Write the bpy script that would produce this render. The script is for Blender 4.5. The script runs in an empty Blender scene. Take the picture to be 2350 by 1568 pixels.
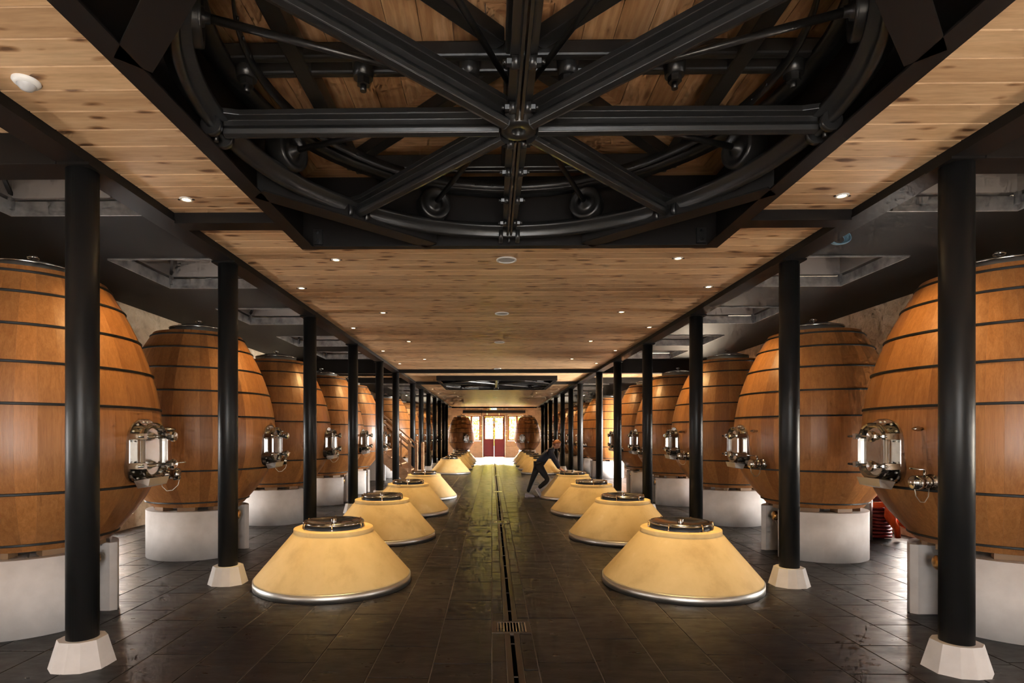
import bpy, math, random
from mathutils import Vector, Matrix, Euler
R = random.Random(7)
PI = math.pi
sc = bpy.context.scene
COL = sc.collection
# ------------------------------------------------------------------ camera
cam = bpy.data.cameras.new('camera'); cam_o = bpy.data.objects.new('camera', cam); COL.objects.link(cam_o)
cam_o.location = (0, 0, 1.67); cam_o.rotation_euler = (PI/2, 0, 0.0135)
cam.sensor_width = 36; cam.lens = 1300*36/2350
cam.shift_x = (1175-1111.3)/2350; cam.shift_y = (998-784)/2350
cam.clip_end = 300; cam.clip_start = 0.05
sc.camera = cam_o
# ------------------------------------------------------------------ world, large lights, exposure
w = bpy.data.worlds.new('world'); sc.world = w; w.use_nodes = True
wn = w.node_tree.nodes; wl = w.node_tree.links
bg = wn['Background']; bg.inputs[0].default_value = (1.0, .98, .95, 1); bg.inputs[1].default_value = 7.0     # bright overcast sky
sc.view_settings.view_transform = 'Standard'; sc.view_settings.look = 'None'
sc.view_settings.exposure = 0.2; sc.view_settings.gamma = 1
sc.view_settings.use_curve_mapping = False
try:
    sc.cycles.use_denoising = True; sc.cycles.denoiser = 'OPENIMAGEDENOISE'
    sc.cycles.max_bounces = 5; sc.cycles.diffuse_bounces = 3; sc.cycles.glossy_bounces = 3
    sc.cycles.use_adaptive_sampling = True; sc.cycles.adaptive_threshold = 0.11; sc.cycles.adaptive_min_samples = 12
    sc.cycles.transparent_max_bounces = 8
    sc.cycles.sample_clamp_indirect = 6; sc.cycles.caustics_reflective = False; sc.cycles.caustics_refractive = False
except Exception: pass
CX = 0.167            # centre line of the hall
def area(name, loc, rot, sx, sy, power, color):
    l = bpy.data.lights.new(name, 'AREA'); l.shape = 'RECTANGLE'; l.size = sx; l.size_y = sy
    l.energy = power; l.color = color
    o = bpy.data.objects.new(name, l); o.location = loc; o.rotation_euler = rot; COL.objects.link(o); return o
DAY = (1.0, 0.97, 0.93)
area('added_entrance_light', (CX, -4.45, 1.65), (PI/2, 0, 0), 3.0, 2.9, 185, (.93, .97, 1.0))          # area light added at an unseen entrance behind the camera
area('daylight_far_door', (CX, 44.6, 5.0), (PI*0.5-0.75, 0, PI), 9.0, 3.0, 90000, DAY)     # open sky outside the far doors
area('daylight_side_door', (8.6, 19.4, 2.6), (0, PI*0.5-0.35, 0), 3.4, 3.2, 7000, DAY)     # open sky outside the side door
sun = bpy.data.lights.new('sun', 'SUN'); sun.energy = 230; sun.angle = .01; sun.color = (1, .95, .85)
sun_o = bpy.data.objects.new('sun', sun); sun_o.rotation_euler = (math.radians(50), 0, 0); COL.objects.link(sun_o)   # high sun behind the entrance, lights the garden
for y_, p_ in ((.8, 75), (3.6, 45), (6.55, 80), (9.5, 120), (12.4, 130), (15.25, 130), (23.8, 130), (26.6, 130), (29.3, 130)):   # lights added at made-up side windows to brighten ceiling and pit
    area('added_window_light', (-6.85, y_, 1.0), (0, -PI/2, 0), 1.5, 1.2, p_, DAY); area('added_window_light', (7.25, y_, 1.0), (0, PI/2, 0), 1.5, 1.2, p_*1.1, DAY)

# ------------------------------------------------------------------ helpers
class MB:
    def __init__(s): s.v = []; s.f = []; s.sm = []
    def add(s, vs, fs, smooth=False):
        b = len(s.v); s.v += [tuple(x) for x in vs]; s.f += [tuple(b+i for i in q) for q in fs]; s.sm += [smooth]*len(fs); return s
    def box(s, c, d, m=None):
        x, y, z = d[0]/2, d[1]/2, d[2]/2
        vs = [Vector((i*x, j*y, k*z)) for i in (-1, 1) for j in (-1, 1) for k in (-1, 1)]
        if m is not None: vs = [m @ q for q in vs]
        vs = [q+Vector(c) for q in vs]
        return s.add(vs, [(0,1,3,2),(4,6,7,5),(0,4,5,1),(2,3,7,6),(0,2,6,4),(1,5,7,3)])
    def mm(s, a, b):
        return s.box([(a[i]+b[i])/2 for i in range(3)], [abs(b[i]-a[i]) for i in range(3)])
    def beam(s, p, q, wid, hgt, up=(0,0,1)):
        p, q = Vector(p), Vector(q); d = (q-p); L = d.length; x = d.normalized(); u = Vector(up)
        y = u.cross(x)
        if y.length < 1e-5: y = Vector((0,1,0)).cross(x)
        y.normalize(); z = x.cross(y); m = Matrix((x, y, z)).transposed()
        return s.box((p+q)/2, (L, wid, hgt), m)
    def cyl(s, p, q, r0, r1=None, n=16, caps=True, smooth=True):
        r1 = r0 if r1 is None else r1; p, q = Vector(p), Vector(q); d = (q-p).normalized()
        a = d.orthogonal().normalized(); b = d.cross(a)
        vs = [p+(a*math.cos(t)+b*math.sin(t))*r0 for t in [2*PI*i/n for i in range(n)]] + \
             [q+(a*math.cos(t)+b*math.sin(t))*r1 for t in [2*PI*i/n for i in range(n)]]
        s.add(vs, [(i, (i+1) % n, n+(i+1) % n, n+i) for i in range(n)], smooth)
        if caps:
            k = len(s.v)-2*n
            s.f += [tuple(k+i for i in reversed(range(n))), tuple(k+n+i for i in range(n))]; s.sm += [False, False]
        return s
    def lathe(s, prof, n=48, closed=False, a0=0, a1=2*PI, smooth=True, axis=None):
        full = abs(a1-a0-2*PI) < 1e-6; m = n if full else n+1; k = len(prof); vs = []
        for i in range(m):
            t = a0+(a1-a0)*i/n; c, q = math.cos(t), math.sin(t)
            vs += [Vector((r*c, r*q, z)) for r, z in prof]
        if axis is not None: vs = [axis @ p for p in vs]
        fs = []
        for i in range(n):
            j = (i+1) % m
            for e in range(k if closed else k-1):
                g = (e+1) % k
                fs.append((i*k+e, j*k+e, j*k+g, i*k+g))
        return s.add(vs, fs, smooth)
    def tube(s, pts, r, n=8, closed=False, caps=True):
        pts = [Vector(p) for p in pts]; N = len(pts); rs = r if isinstance(r, (list, tuple)) else [r]*N
        vs = []; prev = None
        for i, p in enumerate(pts):
            if closed: d = pts[(i+1) % N]-pts[i-1]
            else: d = pts[min(i+1, N-1)]-pts[max(i-1, 0)]
            d.normalize()
            a = d.orthogonal().normalized() if prev is None else (prev-d*prev.dot(d)).normalized()
            prev = a; b = d.cross(a)
            vs += [p+(a*math.cos(2*PI*j/n)+b*math.sin(2*PI*j/n))*rs[i] for j in range(n)]
        fs = []
        for i in range(N if closed else N-1):
            k = (i+1) % N
            fs += [(i*n+j, i*n+(j+1) % n, k*n+(j+1) % n, k*n+j) for j in range(n)]
        if not closed and caps: fs += [tuple(reversed(range(n))), tuple((N-1)*n+j for j in range(n))]
        return s.add(vs, fs, True)
    def prism(s, poly, z0, z1, m=None, smooth_side=False):
        n = len(poly); vs = [Vector((x, y, z0)) for x, y in poly]+[Vector((x, y, z1)) for x, y in poly]
        if m is not None: vs = [m @ p for p in vs]
        s.add(vs, [tuple(reversed(range(n))), tuple(range(n, 2*n))]); k = len(s.v)-2*n
        s.f += [(k+i, k+(i+1) % n, k+n+(i+1) % n, k+n+i) for i in range(n)]; s.sm += [smooth_side]*n
        return s
    def mesh(s, name, mat):
        me = bpy.data.meshes.new(name); me.from_pydata(s.v, [], s.f); me.update()
        me.polygons.foreach_set('use_smooth', s.sm)
        if mat is not None: me.materials.append(mat)
        return me
    def build(s, name, mat, parent=None, bevel=0.0):
        o = bpy.data.objects.new(name, s.mesh(name, mat)); COL.objects.link(o)
        if parent is not None: o.parent = parent
        if bevel:
            b = o.modifiers.new('bevel', 'BEVEL'); b.width = bevel; b.segments = 2; b.limit_method = 'ANGLE'; b.angle_limit = 0.6
        return o
def inst(name, mesh, parent=None, loc=(0,0,0), rot=(0,0,0)):
    o = bpy.data.objects.new(name, mesh); COL.objects.link(o)
    if parent is not None: o.parent = parent
    o.location = loc; o.rotation_euler = rot; return o
def empty(name, loc=(0,0,0), rz=0):
    o = bpy.data.objects.new(name, None); COL.objects.link(o); o.empty_display_size = .1
    o.location = loc; o.rotation_euler = (0, 0, rz); return o
def tag(o, label, cat, group=None):
    o['label'] = label; o['category'] = cat
    if group: o['group'] = group
    return o
def struct(o): o['kind'] = 'structure'; return o
def kids(o): return list(o.children)
def copy_tree(o, parent=None):
    c = o.copy(); COL.objects.link(c)
    if parent is not None: c.parent = parent
    for ch in kids(o): copy_tree(ch, c)
    return c
ORD = ['first', 'second', 'third', 'fourth', 'fifth', 'sixth', 'seventh', 'eighth', 'ninth', 'tenth', 'eleventh', 'twelfth', 'thirteenth']

# ------------------------------------------------------------------ materials
def mat(name, col, rough=0.5, metal=0.0, spec=0.5, emit=None, es=0.0):
    m = bpy.data.materials.new(name); m.use_nodes = True; p = m.node_tree.nodes['Principled BSDF']
    p.inputs['Base Color'].default_value = (*col, 1); p.inputs['Roughness'].default_value = rough
    p.inputs['Metallic'].default_value = metal; p.inputs['Specular IOR Level'].default_value = spec
    if emit: p.inputs['Emission Color'].default_value = (*emit, 1); p.inputs['Emission Strength'].default_value = es
    return m
class G:   # tiny node graph helper
    def __init__(s, m): s.t = m.node_tree; s.n = s.t.nodes; s.l = s.t.links; s.p = s.n['Principled BSDF']
    def new(s, t, **k):
        x = s.n.new(t)
        for a, b in k.items(): setattr(x, a, b)
        return x
    def link(s, a, b): s.l.new(a, b)
    def coords(s, scale, rnd=False, src='Object'):
        tc = s.new('ShaderNodeTexCoord'); mp = s.new('ShaderNodeMapping'); mp.inputs['Scale'].default_value = scale
        o = tc.outputs[src]
        if rnd:
            oi = s.new('ShaderNodeObjectInfo'); ml = s.new('ShaderNodeMath', operation='MULTIPLY'); ml.inputs[1].default_value = 57.0
            s.link(oi.outputs['Random'], ml.inputs[0])
            va = s.new('ShaderNodeVectorMath', operation='ADD'); s.link(o, va.inputs[0]); s.link(ml.outputs[0], va.inputs[1]); o = va.outputs[0]
        s.link(o, mp.inputs['Vector']); return mp.outputs[0]
    def noise(s, vec, scale, detail=4, rough=.55, dist=0):
        x = s.new('ShaderNodeTexNoise'); x.inputs['Scale'].default_value = scale; x.inputs['Detail'].default_value = detail
        x.inputs['Roughness'].default_value = rough; x.inputs['Distortion'].default_value = dist; s.link(vec, x.inputs['Vector']); return x.outputs['Fac']
    def ramp(s, fac, stops, interp='LINEAR'):
        x = s.new('ShaderNodeValToRGB'); x.color_ramp.interpolation = interp; e = x.color_ramp.elements
        while len(e) < len(stops): e.new(.5)
        for i, (p, c) in enumerate(stops): e[i].position = p; e[i].color = (*c, 1) if len(c) == 3 else c
        s.link(fac, x.inputs[0]); return x.outputs[0]
    def mix(s, fac, a, b, bt='MIX'):
        x = s.new('ShaderNodeMixRGB', blend_type=bt)
        for i, v in ((0, fac), (1, a), (2, b)):
            if hasattr(v, 'is_linked') or hasattr(v, 'links'): s.link(v, x.inputs[i])
            elif isinstance(v, (int, float)): x.inputs[i].default_value = v
            else: x.inputs[i].default_value = (*v, 1)
        return x.outputs[0]
    def bump(s, h, strength, dist=.01):
        x = s.new('ShaderNodeBump'); x.inputs['Strength'].default_value = strength; x.inputs['Distance'].default_value = dist
        s.link(h, x.inputs['Height']); s.link(x.outputs[0], s.p.inputs['Normal'])
    def tone(s):   # one random number per piece: the object's own, plus a stored one on joined pieces
        oi = s.new('ShaderNodeObjectInfo'); at = s.new('ShaderNodeAttribute', attribute_name='tone')
        ad = s.new('ShaderNodeMath', operation='ADD'); s.link(oi.outputs['Random'], ad.inputs[0]); s.link(at.outputs['Fac'], ad.inputs[1])
        fr = s.new('ShaderNodeMath', operation='FRACT'); s.link(ad.outputs[0], fr.inputs[0]); return fr.outputs[0]
def wood(name, c0, c1, c2, stretch, tones, rough=.5, knots=0.0, gscale=1.0, flame=0.0):
    m = mat(name, c1, rough); g = G(m)
    v = g.coords(stretch, True)
    n1 = g.noise(v, 3.0*gscale, 5, .6, .6); n2 = g.noise(v, 14*gscale, 3, .6)
    col = g.ramp(n1, [(.3, c0), (.5, c1), (.72, c2)])
    col = g.mix(.35, col, g.ramp(n2, [(.35, (.55, .5, .45)), (.6, (1, 1, 1))]), 'MULTIPLY')
    tn = g.tone()
    col = g.mix(1.0, col, g.ramp(tn, tones), 'MULTIPLY')
    if flame:
        wv = g.new('ShaderNodeTexWave', wave_type='RINGS'); wv.inputs['Scale'].default_value = 2.6; wv.inputs['Distortion'].default_value = 6; wv.inputs['Detail'].default_value = 2
        wv.inputs['Detail Scale'].default_value = .6
        g.link(v, wv.inputs['Vector'])
        col = g.mix(flame, col, g.ramp(wv.outputs['Fac'], [(.25, (.62, .42, .28)), (.6, (1, 1, 1))]), 'MULTIPLY')
    if knots:
        vs = tuple(2.6 if q < .9 else 8.0 for q in stretch)
        kv = g.coords(vs, True); vo = g.new('ShaderNodeTexVoronoi', voronoi_dimensions='2D'); vo.inputs['Scale'].default_value = 1.0; vo.inputs['Randomness'].default_value = 1
        nw = g.noise(kv, 2.5, 2); g.link(kv, vo.inputs['Vector'])
        sx = g.new('ShaderNodeSeparateColor'); g.link(vo.outputs['Color'], sx.inputs[0])
        ad = g.new('ShaderNodeMath', operation='MULTIPLY_ADD'); g.link(nw, ad.inputs[0]); ad.inputs[1].default_value = .30; g.link(vo.outputs['Distance'], ad.inputs[2])
        a2 = g.new('ShaderNodeMath', operation='MULTIPLY_ADD'); g.link(sx.outputs[0], a2.inputs[0]); a2.inputs[1].default_value = .34; g.link(ad.outputs[0], a2.inputs[2])
        col = g.mix(knots, col, g.ramp(a2.outputs[0], [(.29, (.14, .065, .03)), (.35, (.5, .38, .28)), (.45, (1, 1, 1))]), 'MULTIPLY')
    g.link(col, g.p.inputs['Base Color']); g.bump(n2, .12, .004)
    return m
M = {}
M['pine'] = wood('pine_ceiling', (.53, .335, .175), (.655, .43, .24), (.73, .51, .30), (.35, 3.2, 3.2), [(0, (.80, .77, .74)), (.5, (.95, .95, .95)), (1, (1.08, 1.05, 1.0))], .5, .85)
M['board'] = wood('larch_board', (.48, .27, .13), (.64, .40, .21), (.74, .50, .30), (.4, 3.0, 3.0), [(0, (.62, .48, .38)), (.35, (.95, .88, .8)), (.7, (1.15, 1.1, 1.05)), (1, (.8, .65, .55))], .5, .4, 1.0, .3)
M['oak'] = wood('oak_stave', (.285, .114, .031), (.345, .143, .043), (.41, .182, .06), (9, 9, .3), [(0, (.74, .68, .64)), (.3, (.9, .88, .86)), (.7, (1.0, 1.0, 1.0)), (1, (1.2, 1.18, 1.1))], .38, 0, 1.2)
M['oak_dark'] = mat('oak_head', (.20, .10, .04), .5)
M['block'] = mat('spruce_block', (.22, .125, .06), .6)
M['stairwood'] = wood('stair_larch', (.34, .185, .095), (.44, .26, .14), (.52, .32, .18), (.6, 2, 2), [(0, (.85, .82, .8)), (1, (1.1, 1.08, 1.05))], .5, 0)
M['black'] = mat('black_painted_steel', (.010, .0098, .0098), .40, spec=.3)
M['iron'] = mat('black_painted_cast_iron', (.010, .0095, .0092), .34)
g = G(M['iron']); v = g.coords((1, 1, 1)); g.bump(g.noise(v, 26, 3), .25, .004)
M['beam'] = mat('dark_brown_steel', (.0075, .006, .0053), .5, spec=.2)
M['hoop'] = mat('black_hoop', (.006, .006, .006), .5, spec=.3)
M['darkceil'] = mat('dark_satin_soffit', (.010, .0085, .0075), .5, spec=.06)
M['steel'] = mat('polished_stainless', (.50, .485, .46), .18, 1.0)
M['brushed'] = mat('brushed_stainless', (.68, .66, .62), .42, 1.0)
M['galv'] = mat('galvanised_steel', (.30, .30, .31), .45, .6)
g = G(M['galv']); v = g.coords((1, 1, 1)); g.link(g.ramp(g.noise(v, 6, 5), [(.3, (.24, .235, .235)), (.6, (.50, .49, .48))]), g.p.inputs['Base Color'])
M['hatch'] = mat('skylight_grey_panel', (.42, .39, .37), .55)
M['rubber'] = mat('dark_gasket', (.03, .032, .036), .45)
M['stone'] = mat('white_stone', (.60, .565, .54), .75)
g = G(M['stone']); v = g.coords((1, 1, 1)); nz = g.noise(v, 5, 6)
g.link(g.ramp(nz, [(.3, (.54, .505, .48)), (.65, (.64, .605, .58))]), g.p.inputs['Base Color']); g.bump(g.noise(v, 60, 3), .08, .004)
M['plaster'] = mat('ochre_plaster', (.70, .50, .26), .7)
g = G(M['plaster']); v = g.coords((1, 1, .8), True); nz = g.noise(v, 2.6, 6, .6)
g.link(g.ramp(nz, [(.3, (.54, .365, .15)), (.48, (.67, .48, .21)), (.62, (.71, .515, .235)), (.75, (.80, .62, .33))]), g.p.inputs['Base Color']); g.bump(g.noise(v, 45, 4), .1, .004)
M['grout'] = mat('grey_grout', (.20, .18, .165), .85)
def slate(name):
    m = mat(name, (.03, .027, .026), .42, spec=.22); g = G(m); v = g.coords((1, 2.2, 1), True, 'Object')
    n = g.noise(v, 2.2, 5, .62, .5); n2 = g.noise(v, 5, 3, .6)
    c = g.ramp(n, [(.3, (.013, .012, .012)), (.52, (.024, .021, .020)), (.75, (.045, .038, .034))])
    c = g.mix(1.0, c, g.ramp(g.tone(), [(0, (.72, .74, .78)), (.5, (1, 1, 1)), (1, (1.35, 1.25, 1.15))]), 'MULTIPLY')
    g.link(c, g.p.inputs['Base Color'])
    g.link(g.ramp(n2, [(.3, (.26,)*3), (.7, (.46,)*3)]), g.p.inputs['Roughness'])
    ad = g.new('ShaderNodeMath', operation='ADD'); g.link(n, ad.inputs[0]); g.link(n2, ad.inputs[1]); g.bump(ad.outputs[0], .16, .01)
    return m
M['slate'] = slate('slate')
M['rubble'] = mat('rough_limestone_render', (.46, .36, .25), .9)
g = G(M['rubble']); v = g.coords((1, 1, 1)); n = g.noise(v, 3.0, 8, .62, .8); n2 = g.noise(v, 9, 5)
g.link(g.ramp(n, [(.3, (.40, .30, .19)), (.5, (.60, .47, .31)), (.7, (.70, .57, .41))]), g.p.inputs['Base Color'])
ad = g.new('ShaderNodeMath', operation='ADD'); g.link(n, ad.inputs[0]); g.link(n2, ad.inputs[1]); g.bump(ad.outputs[0], .9, .06)
M['ashlar'] = mat('cream_limestone_block', (.60, .50, .36), .85)
g = G(M['ashlar']); v = g.coords((1, 1, 1), True); n = g.noise(v, 4.0, 6, .6)
g.link(g.mix(1.0, g.ramp(n, [(.3, (.50, .41, .29)), (.7, (.64, .54, .40))]), g.ramp(g.tone(), [(0, (.85, .83, .8)), (1, (1.05, 1.05, 1.05))]), 'MULTIPLY'), g.p.inputs['Base Color']); g.bump(n, .3, .02)
M['mortar'] = mat('lime_mortar', (.50, .43, .33), .9)
M['red'] = mat('dark_red_paint', (.125, .013, .02), .45)
M['redbrown'] = mat('red_brown_frame', (.17, .045, .03), .45)
M['white'] = mat('white_plastic', (.75, .74, .71), .4)
M['grey'] = mat('grey_plastic', (.45, .45, .45), .4)
M['lamp'] = mat('lit_lamp_lens', (1, .85, .6), .4, emit=(1.0, .66, .30), es=38)
M['exit'] = mat('exit_sign_face', (.8, .85, .8), .4, emit=(.85, 1, .88), es=2.2)
M['green'] = mat('exit_green', (.02, .35, .12), .4)
M['orange'] = mat('orange_strap', (.72, .10, .018), .45)
M['hose'] = mat('wine_red_hose', (.15, .012, .016), .4)
M['rustrail'] = mat('brown_steel_rail', (.085, .06, .045), .45, .5)
M['void'] = mat('channel_shade_black', (.002, .002, .002), .9, spec=0)  # black colour stands in for the shade down in the drain
M['bluecable'] = mat('pale_blue_cable', (.22, .38, .50), .5)
M['brass'] = mat('brass_cap', (.62, .38, .16), .25, 1.0)
M['skin'] = mat('skin', (.52, .26, .17), .5)
M['navy'] = mat('navy_jacket', (.010, .012, .024), .7)
M['legging'] = mat('black_legging', (.006, .006, .007), .75)
M['shoe'] = mat('pale_trainer', (.42, .40, .44), .6)
M['sole'] = mat('white_sole', (.6, .58, .58), .6)
M['hair'] = mat('auburn_hair', (.20, .065, .02), .5)
M['whitewall'] = mat('white_painted_wall', (.62, .62, .62), .8)
M['gravel'] = mat('pale_gravel', (.55, .5, .42), .9)
M['leaf'] = mat('hedge_leaf', (.50, .45, .02), .6)
M['leaf2'] = mat('tree_leaf', (.46, .40, .02), .6)
m = bpy.data.materials.new('window_glass'); m.use_nodes = True; t = m.node_tree; t.nodes.clear()
o_ = t.nodes.new('ShaderNodeOutputMaterial'); mx = t.nodes.new('ShaderNodeMixShader'); tr = t.nodes.new('ShaderNodeBsdfTransparent'); gl = t.nodes.new('ShaderNodeBsdfGlossy')
gl.inputs['Roughness'].default_value = .02; mx.inputs[0].default_value = .06
t.links.new(tr.outputs[0], mx.inputs[1]); t.links.new(gl.outputs[0], mx.inputs[2]); t.links.new(mx.outputs[0], o_.inputs[0]); M['glass'] = m

# ------------------------------------------------------------------ dimensions
XL, XR = -2.976, 3.309                  # column rows
WL, WR = -6.45, 6.85                    # side walls
YB, YE = -4.2, 41.8                     # rear and far wall
HC = 3.68                               # pine ceiling
HS = 3.97                               # dark side soffit
HB = 3.60                               # underside of long beams
CY = [4.08, 6.35, 9.23, 12.10, 14.96, 17.50, 21.27, 23.80, 26.55, 29.40, 32.10, 34.70, 37.00]
VX = (-4.19, 4.53)
VY = [5.12, 8.05, 10.95, 13.86, 16.30, 22.4, 25.2, 27.95, 30.7, 33.4]
KX = (-1.79, 2.12)
KY = [6.40, 9.22, 12.10, 14.96, 24.4, 27.1, 29.8, 32.5, 35.1]
PITS = [3.57, 21.35]; PW = 2.06

# ------------------------------------------------------------------ floor
fl = struct(MB().mm((WL-.4, YB-.4, -.2), (WR+.4, YE+.4, -.03)).build('floor', M['grout']))
for xa, xb in ((WL-.3, CX-.056), (CX+.056, WR+.3)): MB().mm((xa, YB-.3, -.03), (xb, YE+.3, -.0045)).build('grout_bed', M['grout'], fl)
LENS = [.58, .72, .86, 1.0]
def tile_vf(wd, ln, h=.02, c=.004):
    x, y = wd/2, ln/2
    vs = [(-x, -y, -h), (x, -y, -h), (x, y, -h), (-x, y, -h), (-x, -y, -c), (x, -y, -c), (x, y, -c), (-x, y, -c),
          (-x+c, -y+c, 0), (x-c, -y+c, 0), (x-c, y-c, 0), (-x+c, y-c, 0)]
    fs = [(8, 9, 10, 11)]
    for b in (0, 4):
        for i in range(4): fs.append((b+i, b+(i+1) % 4, b+4+(i+1) % 4, b+4+i))
    return vs, fs
tcache = {}
def tile_mesh(wd, ln):
    k = (round(wd, 3), round(ln, 3))
    if k not in tcache:
        vs, fs = tile_vf(wd, ln); tcache[k] = MB().add(vs, fs).mesh('slate_slab', M['slate'])
    return tcache[k]
rows = [(-.0, .108, 1), (.226, .335, 1)]
x = 0.0
while x > WL: rows.append((max(x-.43, WL-.2), x, 0)); x -= .43
x = .335
while x < WR: rows.append((x, min(x+.43, WR+.2), 0)); x += .43
tiles = []
for (a, b, strip) in rows:
    y = 3.0+R.random()*.5
    while y < YE+.3:
        L = R.choice(LENS) if not strip else R.choice([.42, .58, .72])
        tiles.append(((a+b)/2, y+L/2, b-a-.006, L-.006)); y += L
def in_view(t):
    d = t[1]; px = 1129+1300*t[0]/d; v = 998+1300*1.67/d
    return -150 < px < 2500 and v < 1640
vis = [t for t in tiles if in_view(t)]
vis.sort(key=lambda t: t[1])
near_t = vis[:290]; ns = set(near_t); far_t = [t for t in tiles if t not in ns]
for t in near_t:
    inst('slate_slab', tile_mesh(t[2], t[3]), fl, (t[0], t[1], R.uniform(-.001, .001)), (R.uniform(-.0025, .0025), R.uniform(-.003, .003), 0))
mb = MB(); tones = []
for t in far_t:
    vs, fs = tile_vf(t[2], t[3]); rx, ry = R.uniform(-.003, .003), R.uniform(-.003, .003)
    mb.add([(p[0]+t[0], p[1]+t[1], p[2]+p[0]*ry+p[1]*rx) for p in vs], fs); tones += [R.random()]*len(fs)
o = mb.build('slate_paving', M['slate'], fl); o['kind'] = 'stuff'
at = o.data.attributes.new('tone', 'FLOAT', 'FACE'); at.data.foreach_set('value', tones)
# floor drain
dr = tag(empty('floor_drain', (CX, 0, 0)), 'long narrow steel slot drain running down the middle of the slate floor', 'drain')
GY = [4.92, 10.85, 16.6, 23.4, 29.5]
seg = [(3.0, GY[0]-.16)] + [(GY[i]+.16, GY[i+1]-.16) for i in range(4)] + [(GY[4]+.16, 38.5)]
for a, b in seg:
    for s_ in (-1, 1): MB().mm((s_*.016, a, -.02), (s_*.056, b, .002)).build('edge_rail', M['rustrail'], dr)
    MB().mm((-.016, a, -.0295), (.016, b, -.024)).build('channel_bed', M['void'], dr)  # shallow bed coloured black in place of the slot's shade
    y = a+.3
    while y < min(b, 16): MB().box((0, y, -.006), (.032, .008, .008)).build('spacer', M['rustrail'], dr); y += .62
for i, gy in enumerate(GY):
    gr = tag(empty('drain_grate', (CX, gy, 0)), ['nearest', 'second', 'third', 'fourth', 'farthest'][i]+' square slotted steel grate along the central floor drain, counting from the camera', 'grate')
    f = MB()
    for q in ((-.165, -.15, .165, -.12), (-.165, .12, .165, .15), (-.165, -.12, -.13, .12), (.13, -.12, .165, .12)): f.mm((q[0], q[1], -.02), (q[2], q[3], .003))
    f.build('rim', M['rustrail'], gr)
    MB().mm((-.13, -.12, -.02), (.13, .12, -.0035)).build('pit_shade', M['void'], gr)  # black sheet close under the bars, painted as shade of a deep pit
    for k in range(10): MB().mm((-.121+k*.0265, -.12, -.003), (-.111+k*.0265, .12, .002)).build('bar', M['steel'], gr)

# ------------------------------------------------------------------ walls
DY0, DY1, DH = 17.9, 20.9, 2.75
SWY = [.8, 3.6, 6.55, 9.5, 12.4, 15.25, 23.8, 26.6, 29.3]; SWH = .6; SWZ = (.25, 1.75)  # made-up side windows, out of view, added to let light in
def side_wall(name, x0, x1, ops):
    wv = struct(empty(name)); y = YB-.4
    for (a, b, z0, z1) in sorted(ops):
        MB().mm((x0, y, -.2), (x1, a, 5.2)).build('wall_panel', M['rubble'], wv)
        if z0 > 0: MB().mm((x0, a, -.2), (x1, b, z0)).build('wall_panel', M['rubble'], wv)
        MB().mm((x0, a, z1), (x1, b, 5.2)).build('wall_panel', M['rubble'], wv); y = b
    MB().mm((x0, y, -.2), (x1, YE+.4, 5.2)).build('wall_panel', M['rubble'], wv)
sops = [(y-SWH, y+SWH, *SWZ) for y in SWY]
side_wall('wall_left', WL-.5, WL, sops); side_wall('wall_right', WR, WR+.5, sops+[(DY0, DY1, -.2, DH)])
wi = 10
for X in (WL-.2, WR+.2):
    for y in SWY:
        wv = struct(empty('window_%d' % wi, (X, y, 0))); wi += 1  # invented window, only there for its light
        for p, q in ((-SWH, -SWH+.08), (SWH-.08, SWH), (-.05, .05)): MB().mm((-.04, p, SWZ[0]+.08), (.04, q, SWZ[1]-.08)).build('stile', M['redbrown'], wv)
        for p, q in ((SWZ[0], SWZ[0]+.08), (SWZ[1]-.08, SWZ[1])): MB().mm((-.04, -SWH, p), (.04, SWH, q)).build('rail', M['redbrown'], wv)
        for p, q in ((-SWH+.08, -.05), (.05, SWH-.08)): MB().mm((-.004, p, SWZ[0]+.08), (.004, q, SWZ[1]-.08)).build('pane', M['glass'], wv)
wb = struct(empty('wall_back'))
MB().mm((WL-.4, YB-.3, -.2), (CX-1.5, YB, 5.2)).build('wall_panel', M['rubble'], wb)
MB().mm((CX+1.5, YB-.3, -.2), (WR+.4, YB, 5.2)).build('wall_panel', M['rubble'], wb)
MB().mm((CX-1.5, YB-.3, 3.15), (CX+1.5, YB, 5.2)).build('wall_panel', M['rubble'], wb)
# far wall of cream stone blocks with door and window openings
DX0, DX1, DZ = CX-.83, CX+.81, 3.12
WINS = [(CX-2.35, CX-1.02), (CX+1.02, CX+2.35), (-5.6, -4.2), (4.5, 5.9)]; WZ0, WZ1 = 1.22, 3.10
wf = struct(MB().mm((WL-.4, YE+.02, -.2), (DX0-.3, YE+.03, .01)).build('wall_far', M['mortar']))
def hole_spans(z0, z1):
    hs = []
    if z0 < DZ: hs.append((DX0, DX1))
    for a, b in WINS:
        if z1 > WZ0 and z0 < WZ1: hs.append((a, b))
    return sorted(hs)
zs = [0, .41, .82, WZ0, 1.6, 1.98, 2.36, 2.74, WZ1+.005, 3.5, 3.9, 4.3]
for r_ in range(len(zs)-1):
    z0, z1 = zs[r_], zs[r_+1]; cur = WL
    spans = []
    for a, b in hole_spans(z0+.03, z1-.03): spans.append((cur, a)); cur = b
    spans.append((cur, WR))
    for a, b in spans:
        if b-a < .05: continue
        n = max(1, round((b-a)/R.uniform(.7, .95))); off = R.uniform(-.12, .12) if n > 1 else 0
        cuts = [a]+[a+(b-a)*k/n+off for k in range(1, n)]+[b]
        for k in range(n):
            MB().mm((cuts[k]+.004, YE-R.uniform(0, .012), z0+.004), (cuts[k+1]-.004, YE+.4, z1-.004)).build('stone_block', M['ashlar'], wf)
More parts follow.
